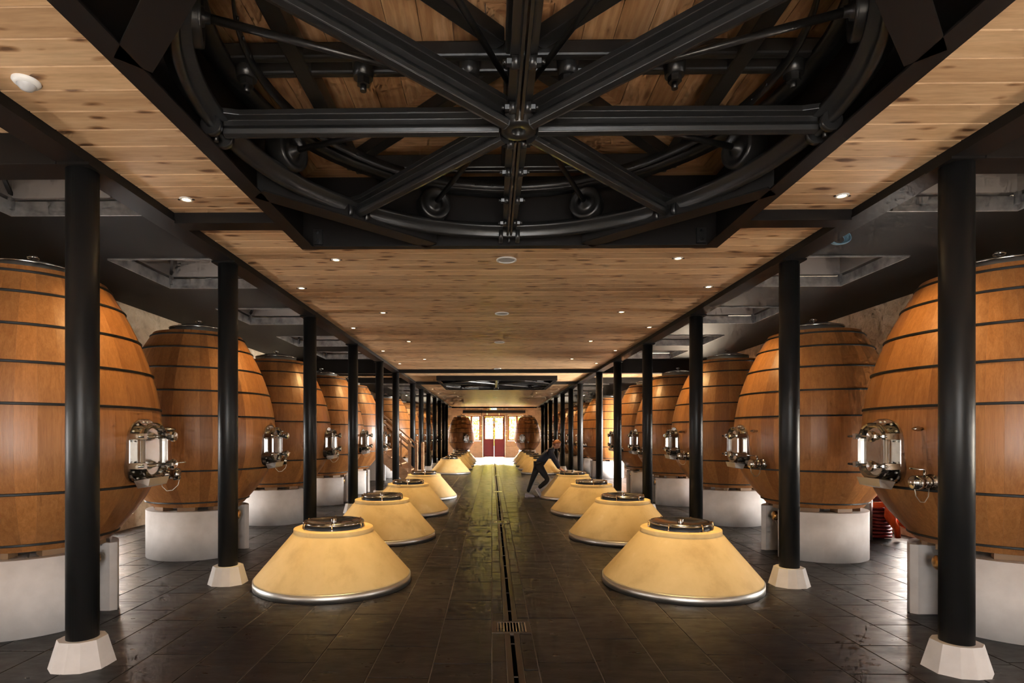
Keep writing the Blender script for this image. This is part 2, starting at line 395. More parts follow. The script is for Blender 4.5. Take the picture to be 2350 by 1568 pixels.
# lintel, frames, doors
tag(MB().mm((CX-2.3, YE-.06, 3.27), (CX+2.3, YE+.2, 3.47)).build('lintel_beam', M['black']), 'long black lintel beam above the red far doors', 'beam')
d = struct(empty('door_1', (0, YE+.16, 0)))
for a, b in ((DX0, DX0+.10), (DX1-.10, DX1)): MB().mm((a, -.06, 0), (b, .06, DZ)).build('jamb', M['redbrown'], d)
MB().mm((DX0+.1, -.06, DZ-.11), (DX1-.1, .06, DZ)).build('head_rail', M['redbrown'], d)
mid = (DX0+DX1)/2
for a, b in ((DX0+.1, mid-.006), (mid+.006, DX1-.1)):
    lf = MB().mm((a, -.03, .02), (b, .03, .18)).build('bottom_rail', M['red'], d)
    MB().mm((a, -.03, 1.22), (b, .03, 1.36)).build('lock_rail', M['red'], d)
    MB().mm((a, -.03, .18), (a+.085, .03, 1.22)).build('stile', M['red'], d); MB().mm((b-.085, -.03, .18), (b, .03, 1.22)).build('stile', M['red'], d)
    MB().mm((a+.085, -.012, .18), (b-.085, .012, 1.22)).build('panel', M['red'], d)
    MB().mm((a, -.03, 1.36), (a+.075, .03, DZ-.12)).build('stile', M['redbrown'], d); MB().mm((b-.075, -.03, 1.36), (b, .03, DZ-.12)).build('stile', M['redbrown'], d)
    MB().mm((a+.075, -.03, DZ-.2), (b-.075, .03, DZ-.12)).build('top_rail', M['redbrown'], d)
    MB().mm((a+.075, -.005, 1.36), (b-.075, .005, DZ-.2)).build('pane', M['glass'], d)
    MB().mm(((a+b)/2-.01, -.015, 1.36), ((a+b)/2+.01, .015, DZ-.2)).build('glazing_bar', M['redbrown'], d)
    for z in (1.92, 2.42): MB().mm((a+.075, -.015, z-.01), (b-.075, .015, z+.01)).build('glazing_bar', M['redbrown'], d)
MB().cyl((mid-.05, -.05, 1.29), (mid+.06, -.05, 1.29), .015, n=8).build('handle', M['steel'], d)
for i, (a, b) in enumerate(WINS):
    wv = struct(empty('window_%d' % (i+1), (0, YE+.2, 0)))
    for p, q in ((a, a+.09), (b-.09, b), ((a+b)/2-.07, (a+b)/2+.07)): MB().mm((p, -.05, WZ0+.1), (q, .05, WZ1-.1)).build('stile', M['redbrown'], wv)
    for p, q in ((WZ0, WZ0+.1), (WZ1-.1, WZ1)): MB().mm((a, -.05, p), (b, .05, q)).build('rail', M['redbrown'], wv)
    for p, q in ((a+.09, (a+b)/2-.07), ((a+b)/2+.07, b-.09)): MB().mm((p, -.004, WZ0+.1), (q, .004, WZ1-.1)).build('pane', M['glass'], wv)
# exit sign, two wall spots with conduits
ex = tag(empty('exit_sign', (CX-.02, YE-.05, 3.575)), 'small white emergency exit sign above the lintel of the far doors', 'sign')
MB().mm((-.2, -.02, -.055), (.2, .05, .055)).build('case', M['exit'], ex)
MB().add([(-.15, -.024, -.03), (-.05, -.024, -.03), (-.05, -.024, .03), (-.15, -.024, .03)], [(0, 1, 2, 3)]).build('green_mark', M['green'], ex)
MB().add([(.02, -.024, -.03), (.14, -.024, 0), (.02, -.024, .03)], [(0, 1, 2)]).build('green_arrow', M['green'], ex)
for s_, wd in ((-1, 'left'), (1, 'right')):
    t = tag(empty('wall_floodlight', (CX+s_*.92, YE-.02, 3.59)), 'small white flood lamp on the far wall, '+wd+' of the exit sign', 'lamp')
    MB().mm((-.1, -.16, -.05), (.1, -.02, .06)).build('housing', M['white'], t); MB().cyl((0, -.012, -.05), (0, -.012, -2.5), .012, n=8).build('conduit', M['galv'], t)
# side door surround (right aisle)
d2 = struct(empty('door_2', (WR+.2, 0, 0)))
for a, b in ((DY0, DY0+.12), (DY1-.12, DY1)): MB().mm((-.06, a, 0), (.06, b, DH)).build('jamb', M['redbrown'], d2)
MB().mm((-.06, DY0+.12, DH-.12), (.06, DY1-.12, DH)).build('head_rail', M['redbrown'], d2)

# ------------------------------------------------------------------ outdoors
struct(MB().mm((-40, YE+.45, -.35), (40, 90, -.15)).build('ground_front', M['gravel']))
struct(MB().mm((WR+.5, 0, -.35), (40, YE+.44, -.15)).build('ground_side', M['gravel']))
def bush(name, label, cat, loc, rx, ry, rz, n, mt, seed, ls=1.0):
    rr = random.Random(seed); b = MB()
    for i in range(n):
        u = rr.uniform(-1, 1); t = rr.uniform(0, 2*PI); q = math.sqrt(1-u*u); rad = rr.uniform(.7, 1.0)
        c = Vector((q*math.cos(t)*rx*rad, q*math.sin(t)*ry*rad, u*rz*rad)); s_ = rr.uniform(.10, .22)*ls
        mtx = Euler((rr.uniform(0, 6), rr.uniform(0, 6), rr.uniform(0, 6))).to_matrix()
        b.add([c+mtx @ Vector(p)*s_ for p in ((-.5, 0, 0), (0, -.25, 0), (.6, 0, .1), (0, .25, 0))], [(0, 1, 2, 3)])
    e = tag(empty(name, loc), label, cat)
    f = b.build('foliage', mt, e); f['kind'] = 'stuff'
    MB().cyl((0, 0, -loc[2]-.15), (0, 0, rz*.3), .12, .06, n=8).build('trunk', M['oak_dark'], e); return e
bush('garden_shrub', 'yellow-green shrub seen through the left leaf of the far doors', 'shrub', (-1.2, 49, 1.0), 1.5, .8, .95, 900, M['leaf'], 1, 1.5)
bush('garden_shrub', 'yellow-green shrub seen through the right leaf of the far doors', 'shrub', (1.6, 49.5, .95), 1.5, .8, .9, 900, M['leaf'], 2, 1.5)
bush('garden_tree', 'tall yellow-green tree standing behind the shrubs outside the far doors', 'tree', (.4, 56, 4.2), 6.0, 2.0, 3.8, 5000, M['leaf2'], 3, 2.6)

# ------------------------------------------------------------------ ceilings
def grid(xs, ys, holes, z, th=.06):
    b = MB(); nx, ny = len(xs), len(ys)
    vs = [(x, y, z) for y in ys for x in xs]+[(x, y, z+th) for y in ys for x in xs]; k = nx*ny; fs = []
    op = lambda i, j: 0 <= i < nx-1 and 0 <= j < ny-1 and not any(h[0]-1e-4 <= xs[i] and xs[i+1] <= h[1]+1e-4 and h[2]-1e-4 <= ys[j] and ys[j+1] <= h[3]+1e-4 for h in holes)
    for j in range(ny-1):
        for i in range(nx-1):
            if not op(i, j): continue
            a, b_, c, d_ = j*nx+i, j*nx+i+1, (j+1)*nx+i+1, (j+1)*nx+i
            fs += [(a, d_, c, b_), (k+a, k+b_, k+c, k+d_)]
            if not op(i-1, j): fs.append((a, k+a, k+d_, d_))
            if not op(i+1, j): fs.append((b_, c, k+c, k+b_))
            if not op(i, j-1): fs.append((a, b_, k+b_, k+a))
            if not op(i, j+1): fs.append((d_, k+d_, k+c, c))
    return b.add(vs, fs)
holes = [(CX-PW, CX+PW, p-PW, p+PW) for p in PITS]
ce = struct(grid([XL-.11, CX-PW, CX+PW, XR+.11], sorted([YB-.3, YE+.3]+[h[2] for h in holes]+[h[3] for h in holes]), holes, HC+.02).build('ceiling', M['pine']))
PLW = .2137; XA, XB = XL+.10, XR-.10
def plank_vf(L, wd=PLW, th=.02, c=.006):
    x, y = L/2, wd/2-.0008
    return [(-x, -y, th), (x, -y, th), (x, y, th), (-x, y, th), (-x, -y, c), (x, -y, c), (x, y, c), (-x, y, c), (-x, -y+c, 0), (x, -y+c, 0), (x, y-c, 0), (-x, y-c, 0)], \
        [(8, 11, 10, 9)]+[(b+i, b+4+i, b+4+(i+1) % 4, b+(i+1) % 4) for b in (0, 4) for i in range(4)]
pcache = {}
def plank_mesh(L):
    k = round(L, 3)
    if k not in pcache:
        vs, fs = plank_vf(L); pcache[k] = MB().add(vs, fs).mesh('plank', M['pine'])
    return pcache[k]
mb = MB(); tones = []
y = 2.844-PLW*3
while y < 40.6:
    yc = y+PLW/2; pit = [h for h in holes if h[2] < yc < h[3]]
    spans = [(XA, CX-PW), (CX+PW, XB)] if pit else [(XA, XB)]
    for a, b in spans:
        if yc < 14.2: inst('plank', plank_mesh(b-a), ce, ((a+b)/2, yc, HC))
        else:
            vs, fs = plank_vf(b-a); mb.add([(p[0]+(a+b)/2, p[1]+yc, p[2]+HC) for p in vs], fs); tones += [R.random()]*len(fs)
    y += PLW
o = mb.build('far_planking', M['pine'], ce); o['kind'] = 'stuff'
at = o.data.attributes.new('tone', 'FLOAT', 'FACE'); at.data.foreach_set('value', tones)
# unseen slab added to block sky light leaking through the deck gaps
struct(MB().mm((WL-.5, YB-.4, 5.3), (WR+.5, YE+.4, 5.45)).build('sky_block_slab', M['darkceil']))
# side soffits
SK = .73; SKX = .83
for side, (x0, x1, vx) in (('left', (WL, XL-.10, VX[0])), ('right', (XR+.10, WR, VX[1]))):
    ysk = [v for v in VY]; hs = [(vx-SKX, vx+SKX, v-SK, v+SK) for v in ysk]
    if side == 'left': hs.append((x0, x1, 18.4, 20.6))
    ys = sorted([YB-.3, 4.05, YE+.3, 17.5, 21.3]+[v-SK for v in ysk]+[v+SK for v in ysk]+([18.4, 20.6] if side == 'left' else []))
    c2 = struct(grid([x0, vx-SKX, vx+SKX, x1], ys, hs, HS).build('ceiling_'+side, M['darkceil']))
    # short pine soffits: before the first column, and in the wide middle bay
    for (ya, yb) in ((-1.0, 3.95),)+(((17.75, 21.1),) if side == 'right' else ((17.75, 18.4), (20.6, 21.1))):
        n = max(1, int(round((x1-x0)/PLW)))
        for k in range(n):
            xa = x0+(x1-x0)*k/n
            inst('plank', plank_mesh(yb-ya), c2, (xa+(x1-x0)/n/2, (ya+yb)/2, 3.80), (0, 0, PI/2))
# stair well above the left opening
sw = struct(empty('trim_1', (0, 0, 0)))
MB().mm((WL, 18.35, HS), (XL-.1, 18.40, 5.2)).build('well_lining', M['stairwood'], sw)
MB().mm((WL, 20.6, HS), (XL-.1, 20.65, 5.2)).build('well_lining', M['stairwood'], sw)
MB().mm((XL-.1, 18.35, HS), (XL-.06, 20.65, 5.2)).build('well_lining', M['stairwood'], sw)
MB().mm((WL, 18.3, 5.2), (XL, 20.7, 5.25)).build('well_ceiling', M['pine'], sw)

# ------------------------------------------------------------------ steel beams
def steel(name, label, a, b): return tag(MB().mm(a, b).build(name, M['beam'], None, .004), label, 'beam')
for sx, X in (('left', XL), ('right', XR)):
    e = tag(empty('long_beam', (X, 0, HB)), 'long dark steel beam carried by the '+sx+' row of columns', 'beam')
    MB().mm((-.11, YB, 0), (.11, 40.7, .022)).build('bottom_flange', M['beam'], e)
    MB().mm((-.095, YB, .022), (.095, 40.7, .40)).build('web_casing', M['beam'], e)
for (y0, y1, wd) in ((5.09, 5.28, 'nearest turntable'), (21.4, 21.6, 'far turntable')):
    steel('cross_beam', 'short dark steel cross beam left of the '+wd, (XL+.1, y0, 3.585), (CX-PW, y1, 3.72))
    steel('cross_beam', 'short dark steel cross beam right of the '+wd, (CX+PW, y0, 3.585), (XR-.1, y1, 3.72))
steel('cross_beam', 'dark steel beam spanning the aisle between the two turntables', (XL+.1, 17.42, 3.58), (XR-.1, 17.6, 3.72))
steel('cross_beam', 'thin dark beam closing the pine ceiling at the far end', (XL+.1, 40.6, 3.58), (XR-.1, 40.75, 4.0))
for sx, a, b in (('left', WL, XL-.1), ('right', XR+.1, WR)):
    steel('side_beam', 'dark beam from first column to '+sx+' wall', (a, 3.95, 3.58), (b, 4.2, HS))
    steel('side_beam', 'deep dark beam across the '+sx+' aisle before the wide middle bay', (a, 17.4, 3.56), (b, 17.7, HS))
    steel('side_beam', 'dark beam across the '+sx+' aisle after the wide middle bay', (a, 21.15, 3.60), (b, 21.4, HS))

# ------------------------------------------------------------------ columns
KS = .83
cp = [(-.235, -.10), (-.125, -.205), (0, -.222), (.125, -.205), (.235, -.10), (.235, .10), (.125, .205), (0, .222), (-.125, .205), (-.235, .10)]
cp = [(x*KS, y*KS) for x, y in cp]
def frustum(poly, z0, z1, s1):
    n = len(poly); return MB().add([(x, y, z0) for x, y in poly]+[(x*s1, y*s1, z1) for x, y in poly], [tuple(reversed(range(n))), tuple(range(n, 2*n))]+[(i, (i+1) % n, n+(i+1) % n, n+i) for i in range(n)])
m_base = frustum(cp, 0, .2, .74).mesh('base', M['stone'])
m_shaft = MB().cyl((0, 0, .2), (0, 0, HB-.02), .104, n=32).mesh('shaft', M['black'])
m_cap = MB().box((0, 0, HB-.01), (.26, .24, .02)).mesh('cap_plate', M['beam'])
for sx, X in (('left', XL), ('right', XR)):
    for i, y in enumerate(CY):
        c = tag(empty('steel_column', (X, y, 0)), ('black round steel column on a white faceted base, nearest the camera in the %s row' % sx) if i == 0 else '%s black steel column from the camera in the %s row' % (ORD[i], sx), 'column', 'columns of the %s row' % sx)
        inst('base', m_base, c); inst('shaft', m_shaft, c); inst('cap_plate', m_cap, c)

# ------------------------------------------------------------------ vats
ZB = .645
PROF = [(.70, .60), (.753, .648), (.9, .775), (1.05, .88), (1.205, .955), (1.4, 1.01), (1.6, 1.03), (1.91, 1.012), (2.24, .945), (2.55, .84), (2.83, .71), (3.02, .602), (3.075, .57)]
def rad(z):
    P = PROF
    for i in range(len(P)-1):
        if P[i][0] <= z <= P[i+1][0]:
            a = P[max(i-1, 0)]; b = P[i]; c = P[i+1]; d_ = P[min(i+2, len(P)-1)]; t = (z-b[0])/(c[0]-b[0]); h = c[0]-b[0]
            m0 = (c[1]-a[1])/(c[0]-a[0])*h; m1 = (d_[1]-b[1])/(d_[0]-b[0])*h
            return (2*t**3-3*t*t+1)*b[1]+(t**3-2*t*t+t)*m0+(-2*t**3+3*t*t)*c[1]+(t**3-t*t)*m1
    return P[-1][1]
ZL = [.70+(3.075-.70)*i/20 for i in range(21)]
def stave_mesh(wdeg):
    h = math.radians(wdeg)/2; b = MB(); cols = []
    for z in ZL:
        r = rad(z); ea = .0002/r
        for a in (-h+ea, 0, h-ea): cols.append((r*math.cos(a), r*math.sin(a), z-ZB))
    b.add(cols, [(i*3+j, i*3+j+1, i*3+j+4, i*3+j+3) for i in range(len(ZL)-1) for j in range(2)], True)
    for sg in (-1, 1):
        cols = []
        for z in ZL:
            r = rad(z); a = sg*(h-.0002/r)
            for rr in (r, r-.03): cols.append((rr*math.cos(a), rr*math.sin(a), z-ZB))
        b.add(cols, [(i*2, i*2+1, i*2+3, i*2+2) for i in range(len(ZL)-1)])
    return b.mesh('stave', M['oak'])
SW = [6.4, 8.2, 10.0]; m_stave = {w_: stave_mesh(w_) for w_ in SW}
def ring_mesh(r, z, hh=.016, tt=.013, n=64, dr=0.0):
    return MB().lathe([(r-.004+dr, z-hh), (r+tt*.8-dr, z-hh*.9), (r+tt, z-hh*.45), (r+tt*.72, z), (r+tt-dr, z+hh*.45), (r+tt*.7-dr, z+hh*.9), (r-.004-dr, z+hh)], n, True)
HZ = [.765, 1.205, 1.91, 2.24, 2.55, 2.83, 3.02]
m_hoop = [ring_mesh(rad(z), z-ZB, .0115, .012, 72).mesh('hoop', M['hoop']) for z in HZ]
m_core = MB().lathe([(0, .70-ZB)]+[(rad(z)-.022, z-ZB) for z in ZL]+[(0, 3.05-ZB)], 40).mesh('inner_shell', M['oak_dark'])
def body_mesh():
    b = MB(); tn = []; n = 44
    for k in range(n):
        a0 = 2*PI*k/n; pts = []
        for z in ZL:
            r = rad(z)
            for a, q in ((a0+.001, r), (a0+PI/n*.67, r), (a0+PI/n*1.33, r), (a0+2*PI/n-.001, r)): pts.append((q*math.cos(a), q*math.sin(a), z-ZB))
        fs = [(i*4+j, i*4+j+1, i*4+j+5, i*4+j+4) for i in range(len(ZL)-1) for j in range(3)]
        b.add(pts, fs, True); tn += [R.random()]*len(fs)
    b.add([(.55*math.cos(2*PI*i/24), .55*math.sin(2*PI*i/24), 3.06-ZB) for i in range(24)], [tuple(range(24))]); tn.append(.1)
    me = b.mesh('stave_shell', M['oak']); at = me.attributes.new('tone', 'FLOAT', 'FACE'); at.data.foreach_set('value', tn); return me
m_body = body_mesh()
m_neck = MB().lathe([(.372, 3.06-ZB), (.372, 3.165-ZB), (.355, 3.17-ZB), (.355, 3.06-ZB)], 40).mesh('lid_collar', M['brushed'])
m_lid = MB().lathe([(.0, 3.238-ZB), (.10, 3.234-ZB), (.22, 3.218-ZB), (.31, 3.192-ZB), (.35, 3.176-ZB), (.378, 3.172-ZB), (.384, 3.162-ZB), (.376, 3.154-ZB)], 40).mesh('lid', M['steel'])
m_knob = MB().lathe([(.018, 3.22-ZB), (.018, 3.27-ZB), (.045, 3.275-ZB), (.048, 3.292-ZB), (.04, 3.30-ZB), (0, 3.30-ZB)], 16).mesh('lid_knob', M['steel'])
m_block = MB().box((0, 0, .0275), (.13, .22, .055)).mesh('support_block', M['block'])
# manway, drawn in a frame: x out of the wood, y sideways, z up
def rrect(wd, ht, r, n=8):
    pts = []
    for cx, cy, a in ((wd-r, ht-r, 0), (-wd+r, ht-r, PI/2), (-wd+r, -ht+r, PI), (wd-r, -ht+r, 1.5*PI)):
        pts += [(cx+r*math.cos(a+PI/2*i/n), cy+r*math.sin(a+PI/2*i/n)) for i in range(n+1)]
    return pts
def loops(b, ls, smooth=False, cap0=False, cap1=True):
    n = len(ls[0]); vs = [p for l in ls for p in l]; fs = []
    for k in range(len(ls)-1): fs += [(k*n+i, k*n+(i+1) % n, (k+1)*n+(i+1) % n, (k+1)*n+i) for i in range(n)]
    b.add(vs, fs, smooth)
    base = len(b.v)-len(vs)
    if cap0: b.f.append(tuple(base+i for i in reversed(range(n)))); b.sm.append(False)
    if cap1: b.f.append(tuple(base+(len(ls)-1)*n+i for i in range(n))); b.sm.append(False)
    return b
def LP(x, wd, ht, r): return [(x, p[0], p[1]) for p in rrect(wd, ht, r)]
m_flange = loops(MB(), [LP(-.06, .225, .29, .19), LP(.012, .225, .29, .19), LP(.016, .22, .285, .186), LP(.016, .165, .235, .14), LP(.085, .165, .235, .14)]).mesh('flange', M['steel'])
m_door = loops(MB(), [LP(.085, .185, .25, .155), LP(.093, .192, .257, .16), LP(.108, .192, .257, .16), LP(.116, .186, .25, .155), LP(.108, .174, .238, .145), LP(.118, .166, .23, .138), LP(.112, .152, .216, .126), LP(.078, .145, .209, .12), LP(.072, .135, .199, .112)]).mesh('door_panel', M['steel'])
m_bar = MB().cyl((.128, -.30, 0), (.128, .235, 0), .013, n=10).mesh('swing_bar', M['steel'])
m_hinge = MB().mm((0, -.022, -.026), (.142, .022, .026)).mesh('bar_lug', M['steel'])
m_hw = MB().lathe([(0, 0), (.014, 0), (.014, .09), (.03, .1), (.034, .125), (.048, .14), (.05, .165), (.04, .175), (0, .17)], 10, smooth=False, axis=Matrix.Rotation(PI/2, 3, 'Y')).mesh('clamp_knob', M['steel'])
m_bolt = MB().cyl((0, 0, 0), (.012, 0, 0), .011, .008, n=8).mesh('rivet', M['brushed'])
tr_ = MB()
prof = [(0, 0), (.19, .045), (.19, .055), (.19, .012), (.0, -.05)]
m_trough = MB().add([(.0, -.14, -.262), (.15, -.15, -.235), (.15, .15, -.235), (.0, .14, -.262), (.02, -.12, -.33), (.13, -.14, -.305), (.13, .14, -.305), (.02, .12, -.33),
                     (.14, -.14, -.237), (.14, .14, -.237), (.12, -.13, -.297), (.12, .13, -.297)],
                    [(0, 1, 5, 4), (2, 3, 7, 6), (4, 5, 6, 7), (1, 2, 6, 5), (1, 8, 9, 2), (8, 10, 11, 9)]).mesh('drip_trough', M['brushed'])
m_vbody = MB().lathe([(0, -.06), (.065, -.06), (.065, .02), (.045, .025), (.045, .07), (.056, .072), (.056, .095), (.045, .1), (.045, .15), (.06, .155), (.06, .2), (.052, .21), (0, .21)], 18, axis=Matrix.Rotation(PI/2, 3, 'Y')).mesh('valve_body', M['steel'])
m_vlever = MB().tube([(.09, 0, .03), (.09, 0, .10), (.095, 0, .105), (.26, 0, .118)], [.012, .010, .008, .006], 8).mesh('lever', M['steel'])
m_chain = MB().tube([(.04, 0, -.05), (.05, 0, -.12), (.09, 0, -.165), (.14, 0, -.16), (.19, 0, -.11), (.21, 0, -.02)], .004, 5).mesh('chain', M['brushed'])
m_sample = MB().lathe([(0, -.03), (.014, -.03), (.014, .03), (.022, .05), (.016, .09), (0, .13)], 10, axis=Matrix.Rotation(PI/2, 3, 'Y')).mesh('sample_tap', M['steel'])
m_clasp = MB().cyl((0, -.06, 0), (0, .06, 0), .016, n=8).mesh('hoop_clasp', M['steel'])
def make_vat(full):
    v = empty('oak_vat')
    if full:
        seq = [6.4]*15+[8.2]*20+[10.0]*10; R.shuffle(seq); a = 0
        for w_ in seq:
            inst('stave', m_stave[w_], v, (0, 0, 0), (0, 0, math.radians(a+w_/2))); a += w_
        inst('inner_shell', m_core, v)
    else: inst('stave_shell', m_body, v)
    for hm in m_hoop: inst('hoop', hm, v)
    inst('lid_collar', m_neck, v); l = inst('lid', m_lid, v); inst('lid_knob', m_knob, l)
    for k in range(8): inst('support_block', m_block, v, (.49*math.cos(k*PI/4+.2), .49*math.sin(k*PI/4+.2), 0), (0, 0, k*PI/4+.2))
    dz = 1.52; rx = rad(dz)-.01
    mw = inst('manway', m_flange, v, (rx, 0, dz-ZB))
    inst('door_panel', m_door, mw)
    for z in (.135, -.125):
        inst('swing_bar', m_bar, mw, (0, 0, z)); inst('bar_lug', m_hinge, mw, (0, -.2, z)); inst('clamp_knob', m_hw, mw, (.045, .13, z)); inst('bar_lug', m_hinge, mw, (0, .2, z))
    if full:
        pts = rrect(.196, .263, .168, 3)
        for p in pts[::1]: inst('rivet', m_bolt, mw, (.014, p[0], p[1]))
    inst('drip_trough', m_trough, mw)
    ta = math.radians(24); tz = 1.28; tr2 = rad(tz)
    vb = inst('valve_body', m_vbody, v, (tr2*math.cos(ta), tr2*math.sin(ta), tz-ZB), (0, 0, ta*.75))
    inst('lever', m_vlever, vb); inst('chain', m_chain, vb)
    ta = math.radians(21); tz = 1.72; inst('sample_tap', m_sample, v, (rad(tz)*math.cos(ta), rad(tz)*math.sin(ta), tz-ZB), (0, 0, ta))
    if full:
        for k, z in enumerate(HZ): inst('hoop_clasp', m_clasp, v, ((rad(z)+.012)*math.cos(2.75), (rad(z)+.012)*math.sin(2.75), z-ZB), (0, 0, 2.75))
    return v
# C-shaped stone drum
def drum_mesh():
    ro, ri, hs = .66, .34, .20; a0 = math.asin((hs+.035)/(ro-.01)); b0 = math.asin(hs/ri); n = 40
    pts = [(ro*math.cos(a0+(2*PI-2*a0)*i/n), ro*math.sin(a0+(2*PI-2*a0)*i/n)) for i in range(n+1)]
    xo = math.sqrt(ro*ro-(hs+.035)**2)-.05
    pts += [(xo, -hs)]
    pts += [(ri*math.cos(2*PI-b0-(2*PI-2*b0)*i/16), ri*math.sin(2*PI-b0-(2*PI-2*b0)*i/16)) for i in range(17)]
    pts += [(xo, hs)]
    b = MB(); m_ = len(pts); vs = [(x, y, 0) for x, y in pts]+[(x, y, ZB) for x, y in pts]
    b.add(vs, [(i, (i+1) % m_, m_+(i+1) % m_, m_+i) for i in range(m_)]); 
    b.f.append(tuple(m_+i for i in range(m_))); b.sm.append(False); b.f.append(tuple(reversed(range(m_)))); b.sm.append(False)
    for i in range(n): b.sm[i] = True
    return b.mesh('drum', M['stone'])
m_drum = drum_mesh()
m_ovalve = MB().lathe([(0, -.3), (.04, -.3), (.04, .0), (.062, .004), (.062, .03), (.05, .034), (.05, .08), (.066, .084), (.066, .125), (.05, .135), (0, .135)], 16, axis=Matrix.Rotation(PI/2, 3, 'Y')).mesh('outlet_valve', M['brass'])
m_ochain = MB().tube([(.03, .05, -.04), (.05, .06, -.11), (.09, .05, -.13), (.12, .03, -.06)], .004, 5).mesh('chain', M['brushed'])
m_olever = MB().tube([(.05, 0, .05), (.05, 0, .085), (.05, .10, .092), (.05, .26, .10)], .008, 6).mesh('lever', M['steel'])
def make_drum(full=True):
    e = empty('stone_plinth'); inst('drum', m_drum, e)
    if full:
        ov = inst('outlet_valve', m_ovalve, e, (.44, .02, .53)); inst('chain', m_ochain, ov); inst('lever', m_olever, ov)
    return e
for s_, sx in ((0, 'left'), (1, 'right')):
    for i, y in enumerate(VY):
        v = make_vat(i < 5); v.location = (VX[s_], y, ZB); v.rotation_euler = (0, 0, PI*s_)
        if i == 0: lb = 'large egg-shaped oak vat cut off by the %s edge of the photo' % sx
        elif i == 5: lb = 'first oak vat beyond the wide middle bay on the %s side' % sx
        else: lb = '%s egg-shaped oak vat from the camera along the %s wall' % (ORD[i], sx)
        tag(v, lb, 'vat', 'oak vats of the %s row' % sx)
        d_ = make_drum(i < 5); d_.location = (VX[s_], y, 0); d_.rotation_euler = (0, 0, PI*s_)
        tag(d_, 'white stone drum with a slot, under the %s oak vat of the %s row' % (ORD[i], sx), 'plinth', 'vat plinths of the %s row' % sx)
for sx, X, rz in (('left', CX-2.31, -1.15), ('right', CX+2.31, -2.0)):
    v = make_vat(False); v.location = (X, 39.6, ZB*.93); v.scale = (.9, .9, .95); v.rotation_euler = (0, 0, rz)
    tag(v, 'small-looking oak vat at the far end, %s of the red doors' % sx, 'vat')
    d_ = make_drum(False); d_.location = (X, 39.6, 0); d_.scale = (.9, .9, .93); d_.rotation_euler = (0, 0, rz)
    tag(d_, 'white stone drum under the far end vat %s of the red doors' % sx, 'plinth')

# ------------------------------------------------------------------ conical tank tops
m_cone = MB().lathe([(.835, .06), (.85, .085), (.846, .10), (.445, .572), (.437, .585), (.437, .62), (.43, .627), (.30, .627)], 72).mesh('cone', M['plaster'])
m_band = MB().lathe([(.862, 0), (.862, .083), (.83, .083), (.83, 0)], 72, True).mesh('base_band', M['brushed'])
m_collar = MB().lathe([(.33, .625), (.33, .665), (.30, .665)], 48).mesh('collar', M['rubber'])
m_clid = MB().lathe([(.30, .663), (.325, .667), (.336, .678), (.336, .69), (.325, .702), (.305, .704), (.285, .697), (.2, .675), (.1, .662), (0, .66)], 56).mesh('lid', M['steel'])
m_cknob = MB().lathe([(.032, .655), (.032, .718), (.028, .724), (0, .724)], 18).mesh('lid_knob', M['steel'])
m_clamp = MB().tube([(.345, 0, .63), (.352, 0, .655), (.348, 0, .69), (.332, 0, .705)], .0065, 6).mesh('clamp', M['brass'])
m_tab = MB().box((.349, 0, .636), (.014, .016, .02)).mesh('clamp_foot', M['steel'])
for s_, sx in ((0, 'left'), (1, 'right')):
    for i, y in enumerate(KY):
        e = empty('conical_tank_top', (KX[s_], y, 0)); e.rotation_euler = (0, 0, R.uniform(0, 6))
        inst('cone', m_cone, e); inst('base_band', m_band, e); inst('collar', m_collar, e); l = inst('lid', m_clid, e); inst('lid_knob', m_cknob, l)
        for k in range(6):
            c = inst('clamp', m_clamp, e, (0, 0, 0), (0, 0, k*PI/3))
            if i < 3: inst('clamp_foot', m_tab, c)
        lb = ('ochre plaster cone with steel lid, nearest the camera on the %s of the aisle' % sx) if i == 0 else \
             ('ochre cone whose steel lid the person is touching' if (i == 3 and s_) else '%s ochre plaster cone from the camera, %s of the aisle' % (ORD[i], sx))
        tag(e, lb, 'tank', 'plaster cones %s of the aisle' % sx)

# ------------------------------------------------------------------ lamps and small ceiling fittings
m_trim = MB().lathe([(.034, .002), (.034, -.006), (.05, -.006), (.056, 0), (.056, .002)], 20).mesh('trim_ring', M['white'])
m_lens = MB().add([(.033*math.cos(2*PI*i/16), .033*math.sin(2*PI*i/16), -.001) for i in range(16)], [tuple(range(16))]).mesh('lens', M['lamp'])
m_tabs = MB().box((.06, 0, -.004), (.02, .014, .006)).mesh('spring_clip', M['black'])
def lamp(x, y, label, target, power, ang, blend=.6, group=None):
    e = tag(empty('ceiling_spotlight', (x, y, HC)), label, 'light', group)
    inst('trim_ring', m_trim, e); inst('lens', m_lens, e); inst('spring_clip', m_tabs, e); inst('spring_clip', m_tabs, e, (0, 0, 0), (0, 0, PI))
    l = bpy.data.lights.new('spot', 'SPOT'); l.energy = power; l.color = (1.0, .66, .27); l.spot_size = math.radians(ang); l.spot_blend = blend; l.shadow_soft_size = .03
    o = bpy.data.objects.new('spot', l); COL.objects.link(o); o.location = (x, y, HC-.03)
    o.rotation_euler = (Vector(target)-Vector((x, y, HC-.03))).to_track_quat('-Z', 'Y').to_euler()
for s_, sx in ((0, 'left'), (1, 'right')):
    for i, y in enumerate(KY):
        lamp(KX[s_]+(.0), y+.08, 'lit recessed spotlight above the %s cone on the %s' % (ORD[i], sx), (KX[s_], y, 0), 540, 52, 1.0, 'spotlights over the cones')
    for i, y in enumerate(VY):
        x = CX+(-2.775 if s_ == 0 else 2.775)
        lamp(x, y-.32, 'lit recessed spotlight in front of the %s vat on the %s' % (ORD[i], sx), (VX[s_]+(.55 if s_ == 0 else -.55), y, 1.5), 115, 75, .9, 'spotlights aimed at the vats')
